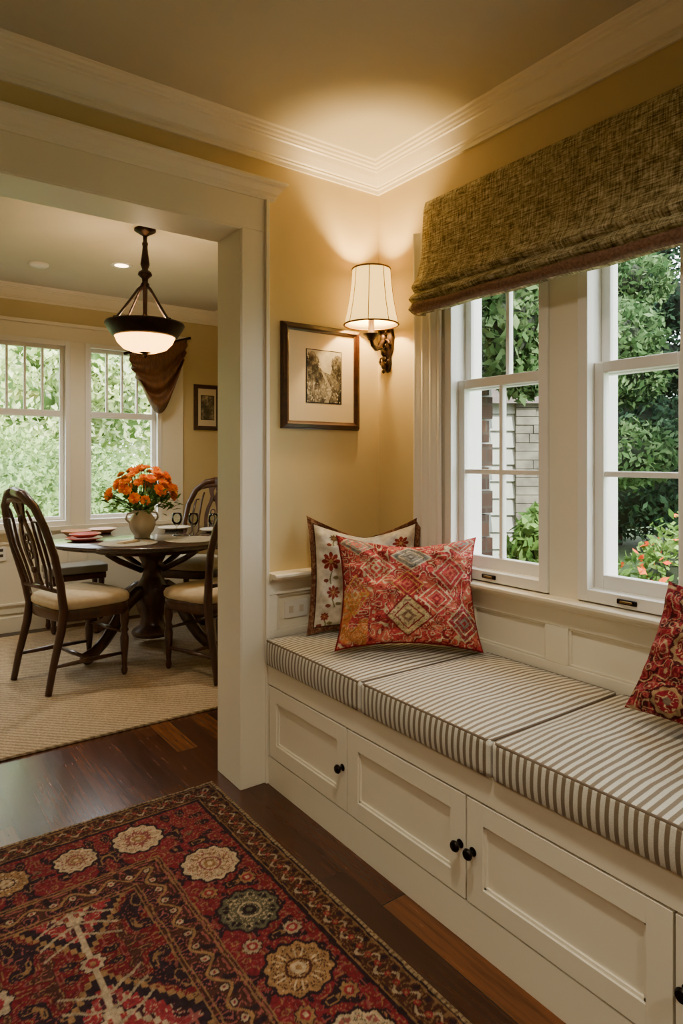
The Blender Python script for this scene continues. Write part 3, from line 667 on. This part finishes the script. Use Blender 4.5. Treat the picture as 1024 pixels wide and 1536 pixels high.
# ---------- framed pictures
def printmat(name,dark,lightc,scale=18):
    m,nt,b=base(name); v=coords(nt); n=noise(nt,v,scale,8,.75)
    nt.links.new(ramp(nt,n,[(.38,dark),(.5,'#5c5344'),(.6,lightc)]),b.inputs['Base Color']); b.inputs['Roughness'].default_value=.5; return m
M_etch=attrmat('engraving_print',.6,300,.15,.0,300)
def picture(name,x0,x1,z0,z1,ax0,ax1,az0,az1,y,fr,pm):
    mb=MB()
    pr=[(0,0),(fr*.2,.022),(fr*.55,.026),(fr*.75,.016),(fr,.012)]
    rings=[[(x0+o,z0+o),(x1-o,z0+o),(x1-o,z1-o),(x0+o,z1-o)] for o,_ in pr]
    vs=[];fs=[]
    for (o,h),r in zip(pr,rings):
        for (x,z) in r: vs.append((x,y-h,z))
    for k in range(len(pr)-1):
        for i in range(4): a=k*4+i;b=k*4+(i+1)%4; fs.append([a,b,b+4,a+4])
    mb.add(vs,fs,M_frame)
    mb.box(x0+.001,x1-.001,y-.010,y-.001,z0+.001,z1-.001,M_frame)
    mb.box(x0+fr-.002,x1-fr+.002,y-.013,y-.010,z0+fr-.002,z1-fr+.002,M_mat)
    mb.box(ax0-.004,ax1+.004,y-.0138,y-.013,az0-.004,az1+.004,M_dark)
    if pm: mb.box(ax0,ax1,y-.0145,y-.0138,az0,az1,pm)
    o=mb.build('frame_and_mat')
    e=bpy.data.objects.new(name,None); S.collection.objects.link(e); o.parent=e
    if pm is None:
        nx_,nz_=150,190; xx=np.linspace(ax0,ax1,nx_); zz_=np.linspace(az0,az1,nz_); XX,ZZ=np.meshgrid(xx,zz_,indexing='ij')
        u=(XX-ax0)/(ax1-ax0); v=(ZZ-az0)/(az1-az0)
        fb=sum(vnoise(u+4,v+4,s,80+i)*w for i,(s,w) in enumerate(((.25,.4),(.11,.3),(.05,.25),(.02,.25))))/1.2
        hill=.62+.10*np.sin(u*5+1)+.05*vnoise(u,v*0,.12,91); sky=v>hill
        val=np.where(sky,.42+.35*fb-.1*(v-hill),.05+.45*np.clip((fb-.35)*2.2,0,1))
        tree=(np.hypot((u-.15)/.28,(v-.72)/.26)<.8+1.2*(fb-.5))|(np.hypot((u-.9)/.26,(v-.66)/.3)<.8+1.2*(fb-.5)); val=np.where(tree,.04+.45*np.clip((fb-.4)*2.4,0,1),val)
        path=(np.abs(u-.55-.12*np.sin(v*7))<.025+.06*(.6-v))&(v<.6); val=np.where(path,.25+.4*fb,val)
        fl=(vnoise(u+1,v+1,.035,97)>.72)&(v<.4); val=np.where(fl,.58,val)
        Cc=val[...,None]**1.5*np.array([1,.93,.76])
        Vp=np.stack([XX,np.full_like(XX,y-.0150),ZZ],2).reshape(-1,3); q=gridmesh('engraving',Vp,gridfaces(nx_,nz_),np.clip(Cc.reshape(-1,3),0,1),M_etch,False); q.parent=e
picture('framed_picture',-.519,-.118,1.42,1.862,-.398,-.222,1.535,1.755,0,.036,None)
picture('framed_picture',.434,.68,1.555,1.96,.50,.62,1.65,1.86,YF,.04,printmat('engraving_print_b','#3c3a2c','#a89a7c',12))
# ---------- dining furniture
def chair(x,y,rot):
    mb=MB(Matrix.Translation((x,y,.015))@Matrix.Rotation(rot,4,'Z'))
    W=M_wood
    def outline(s,n=40,zz=0):
        o=[]
        for i in range(n):
            a=2*PI*i/n; c,sn=math.cos(a),math.sin(a); e=.45
            px=math.copysign(abs(c)**e,c); py=math.copysign(abs(sn)**e,sn)
            o.append((px*(.235+.02*py)*s,py*.22*s,zz))
        return o
    def stack(levels,mat):
        vs=[];fs=[];n=40
        for s,z in levels: vs+=outline(s,n,z)
        for k in range(len(levels)-1):
            for i in range(n): a=k*n+i;b=k*n+(i+1)%n; fs.append([a,b,b+n,a+n])
        fs.append(list(range(n))[::-1]); fs.append([(len(levels)-1)*n+i for i in range(n)]); mb.add(vs,fs,mat,True)
    stack([(.97,.375),(1,.385),(1,.43),(.98,.44)],W)
    stack([(.97,.438),(1.02,.45),(1.03,.472),(.99,.492),(.85,.506),(.5,.512)],M_seat)
    for sx in (-.2,.2):
        prof=[(.010,0),(.016,.01),(.02,.03),(.014,.05),(.017,.09),(.023,.16),(.026,.22),(.018,.25),(.026,.265),(.018,.28),(.024,.31),(.026,.33),(.026,.40),(.0,.40)]
        mb.lathe(prof,(sx,.175,0),W,12)
    for sx in (-1,1):
        mb.tube([(sx*.205,-.29,0),(sx*.203,-.26,.15),(sx*.20,-.215,.33),(sx*.20,-.20,.44),(sx*.215,-.225,.58),(sx*.238,-.27,.75),(sx*.228,-.315,.90),(sx*.178,-.35,1.02),(sx*.09,-.37,1.085),(0,-.375,1.10)],[.018,.020,.023,.024,.022,.020,.021,.023,.026,.029],W,10,flat=1.1)
    mb.tube([(-.15,-.355,1.03),(-.08,-.365,1.055),(0,-.367,1.062),(.08,-.365,1.055),(.15,-.355,1.03)],[.010,.018,.022,.018,.010],W,8)
    mb.tube([(-.205,-.225,.55),(0,-.235,.56),(.205,-.225,.55)],[.012,.018,.012],W,8)
    def yb(z): return -.235-(z-.56)*.26
    for i in (-3,-2,2,3):
        xb=i*.045; xt=i*.056; zt=1.07-.012*i*i
        mb.tube([(xb,-.235,.56),(xb*1.25,-.262,.68),(xb*1.35,-.30,.80),(xt,-.335,.94),(xt*.92,-.36,zt-.02)],[.008,.0085,.010,.0085,.008],W,7)
    prof=[(.56,.050),(.60,.034),(.64,.030),(.69,.050),(.75,.066),(.82,.070),(.88,.058),(.93,.038),(.97,.034),(1.01,.050),(1.05,.062)]
    hole=[(.56,.0),(.60,.0),(.64,.004),(.69,.026),(.75,.040),(.82,.042),(.88,.030),(.93,.012),(.97,.004),(1.01,.016),(1.05,.0)]
    for sgn in (-1,1):
        vs=[];n=len(prof)
        for (z,w_),(_,h_) in zip(prof,hole):
            for (xx,dy) in ((h_,-.007),(w_,-.007),(w_,.007),(h_,.007)): vs.append((sgn*xx,yb(z)+dy,z))
        fs=[]
        for k in range(n-1):
            for q in range(4): a=k*4+q;b=k*4+(q+1)%4; fs.append([a,b,b+4,a+4])
        mb.add(vs,fs,W,False)
    for (z,r) in ((.745,.020),(.79,.024),(.84,.020)):
        mb.tube([(r*math.cos(2*PI*i/16),yb(z+r*math.sin(2*PI*i/16))-.002,z+r*1.15*math.sin(2*PI*i/16)) for i in range(16)],.006,W,6,closed=True)
    mb.ball((0,yb(.66)-.01,.66),(.018,.012,.022),W,10); mb.ball((0,yb(.95)-.01,.95),(.020,.012,.026),W,10)
    for sx in (-1,1): mb.tube([(sx*.2,.175,.13),(sx*.203,-.05,.14),(sx*.204,-.262,.145)],[.009,.014,.009],W,8)
    mb.tube([(-.2,-.04,.14),(0,-.04,.14),(.2,-.04,.14)],[.008,.014,.008],W,8)
    mb.tube([(-.2,.175,.25),(0,.18,.25),(.2,.175,.25)],[.008,.013,.008],W,8)
    mb.build('dining_chair')
def face(dx,dy): return math.atan2(dy,dx)-PI/2
chair(-.87,1.74,face(1,.26))
chair(-.16,1.42,face(-.25,.97))
chair(.20,2.53,face(-.78,-.62))
TX,TY=-.28,2.15
def table():
    mb=MB(Matrix.Translation((TX,TY,.015)))
    mb.lathe([(0,.712),(.63,.712),(.665,.716),(.685,.724),(.68,.732),(.695,.736),(.702,.743),(.695,.750),(0,.750)],(0,0,0),M_woodt,72)
    mb.lathe([(.38,.66),(.40,.66),(.40,.713),(.38,.713)],(0,0,0),M_wood,60,cap=False)
    mb.lathe([(0,.06),(.13,.06),(.14,.08),(.13,.10),(.085,.13),(.075,.18),(.10,.24),(.125,.32),(.11,.40),(.07,.46),(.06,.50),(.09,.53),(.07,.56),(.10,.62),(.22,.69),(.24,.712),(0,.712)],(0,0,0),M_wood,28)
    for k in range(4):
        a=k*PI/2+.45; d=(math.cos(a),math.sin(a))
        pts=[(.05,.36),(.14,.37),(.24,.31),(.33,.20),(.42,.11),(.50,.06),(.57,.045),(.60,.05)]
        mb.tube([(d[0]*r,d[1]*r,z) for r,z in pts],[.05,.052,.05,.046,.042,.04,.038,.028],M_wood,10,flat=.6)
        mb.ball((d[0]*.55,d[1]*.55,.018),(.035,.035,.018),M_wood,10)
        mb.tube([(d[0]*.40,d[1]*.40,.67),(d[0]*.3,d[1]*.3,.61),(d[0]*.1,d[1]*.1,.52)],.02,M_wood,8)
    mb.build('dining_table')
table()
TZ=.765
def vase():
    vx,vy=-.385,2.05
    mb=MB(); mb.lathe([(0,0),(.05,0),(.055,.006),(.05,.015),(.075,.05),(.088,.09),(.082,.13),(.062,.16),(.058,.17),(.072,.19),(.066,.19),(.05,.168),(0,.16)],(vx,vy,TZ),M_ceram,28)
    for s_ in (-1,1): mb.tube([(vx+s_*.08,vy,TZ+.10),(vx+s_*.11,vy,TZ+.13),(vx+s_*.10,vy,TZ+.165),(vx+s_*.06,vy,TZ+.172)],.007,M_ceram,8)
    v=mb.build('vase_body')
    mb=MB(); r=random.Random(4)
    for k in range(90):
        th=r.uniform(0,2*PI); ph=math.acos(r.uniform(-.05,1))
        c=Vector((vx+.22*math.sin(ph)*math.cos(th),vy+.22*math.sin(ph)*math.sin(th),TZ+.28+.18*math.cos(ph)+r.uniform(-.02,.02)))
        n=(c-Vector((vx,vy,TZ+.2))).normalized(); q=n.to_track_quat('Z','Y').to_matrix().to_4x4(); Mx=Matrix.Translation(c)@q@Matrix.Rotation(r.uniform(0,3),4,'Z')
        sz=r.uniform(.026,.04)
        for ring,(n_,rad,up) in enumerate(((9,1,.15),(8,.75,.45),(6,.45,.7))):
            for i in range(n_):
                a=2*PI*i/n_+ring*.4; ca,sa=math.cos(a),math.sin(a); w=.36*rad*sz*1.3
                mb.add([(0,0,0),(ca*rad*sz*.7-sa*w,sa*rad*sz*.7+ca*w,up*sz*.7),(ca*rad*sz*1.15,sa*rad*sz*1.15,up*sz),(ca*rad*sz*.7+sa*w,sa*rad*sz*.7-ca*w,up*sz*.7)],[[0,1,2,3]],M_petalO,False,Mx)
        mb.tube([tuple(c),((c.x+vx)/2,(c.y+vy)/2,TZ+.24),(vx+r.uniform(-.02,.02),vy+r.uniform(-.02,.02),TZ+.165)],.0022,M_stem,5)
    for k in range(300):
        th=r.uniform(0,2*PI); zz=r.uniform(.18,.31); rr=r.uniform(.05,.24)
        c=Vector((vx+rr*math.cos(th),vy+rr*math.sin(th),TZ+zz+r.uniform(-.02,.02))); Mx=Matrix.Translation(c)@Matrix.Rotation(th,4,'Z')@Matrix.Rotation(r.uniform(-.9,.5),4,'Y')@Matrix.Rotation(r.uniform(-.6,.6),4,'X')
        l=r.uniform(.04,.08); mb.add([(0,0,0),(l*.5,l*.2,.004),(l,0,0),(l*.5,-l*.2,.004)],[[0,1,2,3]],M_leafB,False,Mx)
    f=mb.build('flowers'); e=bpy.data.objects.new('flower_vase',None); S.collection.objects.link(e); v.parent=e; f.parent=e
vase()
def plate(name,x,y,r,mat,z=TZ,h=.02):
    mb=MB(); mb.lathe([(0,0),(r*.55,0),(r*.6,.003),(r,h),(r*.985,h+.003),(r*.62,.007),(r*.5,.006),(0,.006)],(x,y,z),mat,36); mb.build(name)
plate('red_plate',-.75,2.10,.115,M_redc); plate('red_plate',-.74,2.11,.10,M_redc,TZ+.022,.022)
plate('bread_plate',-.72,2.42,.10,M_tan,TZ,.035); plate('bread_plate',-.52,2.50,.10,M_tan,TZ,.03); plate('dinner_plate',-.02,2.40,.12,M_ceram)
plate('dinner_plate',.18,2.10,.12,M_ceram)
mb=MB(); 
mb.lathe([(0,0),(.03,0),(.05,.015),(.085,.055),(.08,.057),(.045,.02),(0,.012)],(-.20,2.58,TZ),M_ceram,28); mb.build('serving_bowl')
M_matg=simple('woven_placemat','#9c937e',.8,var=.3,nscale=70,bmp=.5,bscale=200)
for i,(x,y) in enumerate(((-.56,1.80),(-.16,1.74))):
    mb=MB(Matrix.Translation((x,y,TZ))@Matrix.Rotation(.5*i,4,'Z')@Matrix.Translation((0,0,-TZ))); 
    mb.lathe([(0,0),(.17,0),(.18,.0025),(.17,.005),(0,.005)],(0,0,TZ),M_matg,40); mb.build('placemat')
for (x,y) in ((-.06,1.95),(-.14,2.05),(.04,1.84)):
    mb=MB(); mb.lathe([(.035,0),(.033,.003),(.005,.006),(.004,.06),(.02,.075),(.036,.10),(.036,.13),(.030,.155),(.028,.155),(.033,.13),(.032,.10),(.015,.078),(0,.075)],(x,y,TZ),M_glass,20,cap=False); mb.build('wine_glass')
mb=MB(Matrix.Translation((-.56,1.80,TZ+.005))@Matrix.Rotation(.5,4,'Z')); mb.box(-.07,.07,-.03,.03,0,.008,M_seat); mb.box(-.065,.065,-.026,.02,.008,.014,M_seat); mb.build('folded_napkin',.003)
mb=MB(Matrix.Translation((-.62,2.86,.015)))
mb.box(-.20,.20,-.12,.12,.38,.43,M_wood)
for sx in (-.17,.17):
    for sy in (-.09,.09): mb.lathe([(.012,0),(.02,.03),(.015,.06),(.024,.2),(.018,.3),(.024,.38)],(sx,sy,0),M_wood,10)
mb.box(-.21,.21,-.13,.13,.43,.49,simple('grey_upholstery','#8a8375',.9)); mb.build('upholstered_stool',.012,3)
# ---------- pendant
def pendant():
    px,py=-.613,1.341; mb=MB(Matrix.Translation((px,py,0)))
    mb.lathe([(0,2.6),(.06,2.6),(.06,2.59),(.035,2.575),(.02,2.565),(.012,2.56),(.012,2.53),(.018,2.52),(.014,2.50),(.018,2.46),(.026,2.40),(.016,2.37),(.036,2.355),(.040,2.34),(.018,2.32),(.016,2.30),(.026,2.285),(.014,2.27),(.012,2.12),(.017,2.10),(0,2.09)],(0,0,0),M_bronze,20)
    for k in range(4):
        a=k*PI/2+.35; d=(math.cos(a),math.sin(a))
        mb.tube([(d[0]*.012,d[1]*.012,2.285),(d[0]*.05,d[1]*.05,2.25),(d[0]*.11,d[1]*.11,2.17),(d[0]*.165,d[1]*.165,2.10),(d[0]*.19,d[1]*.19,2.07),(d[0]*.213,d[1]*.213,2.068)],[.0075,.0075,.0075,.0075,.0085,.004],M_bronze,7)
    mb.lathe([(.170,2.005),(.196,2.045),(.202,2.062),(.216,2.066),(.220,2.056),(.206,2.030),(.180,1.992),(.168,1.985),(.165,1.99),(.170,2.005)],(0,0,0),M_bronze,48,cap=False)
    mb.lathe([(.0,1.868),(.008,1.872),(.014,1.882),(.010,1.892),(.03,1.898),(.034,1.904),(0,1.91)],(0,0,0),M_bronze,16)
    f=mb.build('pendant_frame')
    g=MB(Matrix.Translation((px,py,0))); g.lathe([(.168,2.005),(.165,1.99),(.150,1.955),(.118,1.922),(.07,1.905),(0,1.90)],(0,0,0),M_bowl,48,cap=False); b=g.build('glass_bowl',solid=.003)
    e=bpy.data.objects.new('pendant_light',None); S.collection.objects.link(e); f.parent=e; b.parent=e
    l=bpy.data.lights.new('pendant_bulb','POINT'); l.energy=18; l.color=(1,.74,.44); l.shadow_soft_size=.05
    lo=bpy.data.objects.new('pendant_bulb',l); lo.location=(px,py,2.02); S.collection.objects.link(lo); lo.parent=e
pendant()
# swag
def swag():
    M_sw=simple('brown_swag','#6b4424',.4,var=.45,nscale=14,stretch=(6,1,1))
    mb=MB(); vs=[];fs=[];nu,nv=60,30
    for j in range(nv+1):
        v=j/nv
        for i in range(nu+1):
            u=i/nu
            x0=-.16+.50*u; drop=.14+.42*math.sin(PI*min(1,.12+u*.80))**1.2
            z=2.16+.17*u-drop*v*(.92+.16*u); x=x0+(.62-u)*.16*v*v
            y=YF-.085-.03*math.sin(v*22+u*3)*(.3+v)-.035*math.sin(PI*u)
            vs.append((x,y,z))
    for j in range(nv):
        for i in range(nu): a=j*(nu+1)+i; fs.append([a,a+1,a+nu+2,a+nu+1])
    mb.add(vs,fs,M_sw,True); mb.tube([(-.20,YF-.08,2.155),(.37,YF-.08,2.345)],.010,M_bronze,8)
    mb.box(.30,.32,YF-.08,YF-.045,2.31,2.33,M_bronze); mb.box(-.16,-.14,YF-.08,YF-.02,2.158,2.178,M_bronze)
    mb.build('window_swag',solid=.004)
swag()
# recessed lights in the dining room; the living-room ones are added fill
def downlight(x,y,energy,z=H,spot=True):
    mb=MB(); mb.lathe([(.045,-.002),(.07,-.004),(.072,0),(.045,0)],(x,y,z),M_white,28,cap=False); mb.lathe([(0,-.001),(.046,-.001)],(x,y,z),emis('downlight_lens','#ffd9a0',14),28,cap=False); o=mb.build('recessed_or_fill_light')
    l=bpy.data.lights.new('downlight','SPOT'); l.energy=energy; l.color=(1,.87,.68); l.spot_size=math.radians(145); l.spot_blend=1; l.shadow_soft_size=.08
    lo=bpy.data.objects.new('downlight_lamp',l); lo.location=(x,y,z-.02); S.collection.objects.link(lo); lo.parent=o
downlight(-.505,2.11,90); downlight(-2.0,2.1,90)
for (x,y,e) in ((-1.2,-1.5,90),(-2.9,-1.3,65),(-2.9,-3.2,95),(-1.3,-3.3,110)): downlight(x,y,e)  # added fill lamps out of view, only to brighten the living room
mb=MB(); mb.lathe([(0,-.022),(.05,-.02),(.06,-.012),(.062,-.001)],(-.963,2.395,H),M_white,24,cap=False); mb.build('smoke_detector')
# ---------- exterior
mb=MB(); mb.box(-30,40,-20,40,-.5,-.3,M_grass); mb.build('lawn_ground')
def foliage(name,blobs,n,size,mat,core=True,petal=None,pn=0,psize=.04,trunk=None,cm=None,cs=.8):
    w=np.array([b[3]*b[4]*b[5] for b in blobs])**(2/3); w/=w.sum()
    def leaves(n,size,shell=(.75,1.08)):
        out=[]
        for b,k in zip(blobs,(w*n).astype(int)):
            d=rng.normal(size=(k,3)); d/=np.linalg.norm(d,axis=1,keepdims=True); r=rng.uniform(shell[0],shell[1],(k,1))
            r=r*(1+.12*np.sin(d[:,:1]*9+b[0])*np.cos(d[:,2:3]*8+b[1]))
            c=np.array(b[:3])+d*r*np.array(b[3:6]); t1=rng.normal(size=(k,3)); t1/=np.linalg.norm(t1,axis=1,keepdims=True)
            t2=np.cross(t1,rng.normal(size=(k,3))+d); t2/=np.linalg.norm(t2,axis=1,keepdims=True)+1e-9
            s=size*rng.uniform(.6,1.3,(k,1)); out.append(np.stack([c-t1*s,c+t2*s*.45,c+t1*s,c-t2*s*.45],1).reshape(-1,3))
        return np.concatenate(out)
    V=leaves(n,size); F=np.arange(len(V)).reshape(-1,4); o=gridmesh(name+'_leaves',V,F,None,mat,False)
    e=bpy.data.objects.new(name,None); S.collection.objects.link(e); o.parent=e
    mb=MB()
    if core:
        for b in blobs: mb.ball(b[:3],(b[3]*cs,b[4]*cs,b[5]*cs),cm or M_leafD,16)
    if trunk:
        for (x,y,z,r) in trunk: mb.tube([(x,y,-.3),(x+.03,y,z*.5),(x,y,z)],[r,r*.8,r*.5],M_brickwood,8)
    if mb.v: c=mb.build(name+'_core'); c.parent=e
    if petal: 
        V=leaves(pn,psize,(1.0,1.15)); p=gridmesh(name+'_blossoms',V,np.arange(len(V)).reshape(-1,4),None,petal,False); p.parent=e
M_brickwood=simple('bark','#3c2e24',.9,var=.3,nscale=20,bmp=.5)
def conifer(x,y,h,r):
    bl=[]; n=7
    for i in range(n):
        t=i/(n-1); bl.append((x+random.uniform(-.15,.15),y+random.uniform(-.15,.15),-.1+h*(.1+.85*t),r*(1-.75*t)+.15,r*(1-.75*t)+.15,h*.10))
    return bl
for i,(x,y,h,r) in enumerate(((8.6,1.0,8,1.9),(9.5,4.6,8,2.1),(12.5,2.6,9,2.4),(8.5,-3.4,7,1.9),(12.2,8.6,8,2.4),(13,-2.5,9,2.4))):
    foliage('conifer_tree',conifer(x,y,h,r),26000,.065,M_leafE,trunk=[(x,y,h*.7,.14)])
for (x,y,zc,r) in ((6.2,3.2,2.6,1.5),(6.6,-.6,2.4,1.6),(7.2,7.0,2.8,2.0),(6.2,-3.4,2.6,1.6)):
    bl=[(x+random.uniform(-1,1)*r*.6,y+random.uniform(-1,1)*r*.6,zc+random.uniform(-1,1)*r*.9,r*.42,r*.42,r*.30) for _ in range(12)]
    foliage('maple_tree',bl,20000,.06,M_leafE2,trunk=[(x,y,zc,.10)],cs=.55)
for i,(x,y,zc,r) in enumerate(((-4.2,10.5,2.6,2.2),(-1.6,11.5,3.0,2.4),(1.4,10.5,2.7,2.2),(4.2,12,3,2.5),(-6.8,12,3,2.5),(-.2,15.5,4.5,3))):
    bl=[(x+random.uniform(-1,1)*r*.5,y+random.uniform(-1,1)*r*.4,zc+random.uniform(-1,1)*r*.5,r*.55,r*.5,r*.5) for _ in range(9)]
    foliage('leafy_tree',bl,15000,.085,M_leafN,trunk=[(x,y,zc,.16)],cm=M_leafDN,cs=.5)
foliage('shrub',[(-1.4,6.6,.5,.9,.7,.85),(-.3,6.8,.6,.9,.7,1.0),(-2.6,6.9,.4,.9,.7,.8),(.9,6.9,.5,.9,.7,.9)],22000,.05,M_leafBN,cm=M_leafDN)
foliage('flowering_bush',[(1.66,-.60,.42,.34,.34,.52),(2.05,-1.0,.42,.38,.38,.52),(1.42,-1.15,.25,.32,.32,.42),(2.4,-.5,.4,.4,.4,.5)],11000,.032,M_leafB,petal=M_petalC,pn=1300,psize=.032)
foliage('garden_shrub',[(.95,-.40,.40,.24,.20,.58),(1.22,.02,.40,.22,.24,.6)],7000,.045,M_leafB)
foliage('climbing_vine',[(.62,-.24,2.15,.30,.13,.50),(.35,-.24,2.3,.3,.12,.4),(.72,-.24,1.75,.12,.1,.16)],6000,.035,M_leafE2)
def shed():
    mb=MB(Matrix.Translation((3.08,2.36,-.3))@Matrix.Rotation(math.radians(-35),4,'Z'))
    for k in range(14):
        z=k*.155; y=-.70
        mb.add([(-.9,y-.03,z),(.9,y-.03,z),(.9,y,z+.155),(-.9,y,z+.155)],[[0,1,2,3]],M_siding); mb.add([(-.9,y-.03,z),(.9,y-.03,z),(.9,y,z),(-.9,y,z)],[[0,1,2,3]],M_siding)
    mb.box(-.9,.9,-.70,.7,0,2.15,M_siding)
    mb.box(-.95,-.72,-.75,-.5,0,2.15,M_brick)
    r=random.Random(8)
    for k in range(27):
        z=k*.0795; x=.30
        while x<.90:
            wd=r.uniform(.12,.30); x2=min(.92,x+wd); mb.box(x+.003,x2-.003,-.76-r.uniform(0,.02),-.62,z+.003,z+.0765,M_stone); x=x2
    mb.add([(-1.0,-.85,2.1),(.98,-.85,2.1),(.98,0,2.6),(-1.0,0,2.6),(-1.0,.85,2.1),(.98,.85,2.1)],[[0,1,2,3],[3,2,5,4]],M_roof)
    mb.add([(-.9,-.7,2.15),(-.9,.7,2.15),(-.9,0,2.56)],[[0,1,2]],M_siding); mb.add([(.9,-.7,2.15),(.9,.7,2.15),(.9,0,2.56)],[[0,1,2]],M_siding)
    mb.build('garden_shed')
shed()
# ---------- world & sun
w=bpy.data.worlds.new('World'); S.world=w; w.use_nodes=True; nt=w.node_tree; bg=nt.nodes['Background']
bg.inputs['Color'].default_value=(.92,.97,1,1); bg.inputs['Strength'].default_value=10.5
sun=bpy.data.lights.new('sun','SUN'); sun.energy=22; sun.angle=math.radians(4); sun.color=(1,.94,.82)
so=bpy.data.objects.new('sun',sun); so.rotation_mode='QUATERNION'; so.rotation_quaternion=Vector((.26,.78,-.62)).to_track_quat('-Z','Y'); S.collection.objects.link(so)
# ---------- camera
cam=bpy.data.cameras.new('camera'); co=bpy.data.objects.new('camera',cam); S.collection.objects.link(co)
cam.sensor_fit='VERTICAL'; cam.sensor_height=36; cam.lens=978/1536*36; cam.shift_y=-78/1536; cam.clip_start=.05; cam.clip_end=200
co.location=(-1.888,-2.312,1.29); co.rotation_euler=(PI/2,0,-math.radians(36.0)); S.camera=co
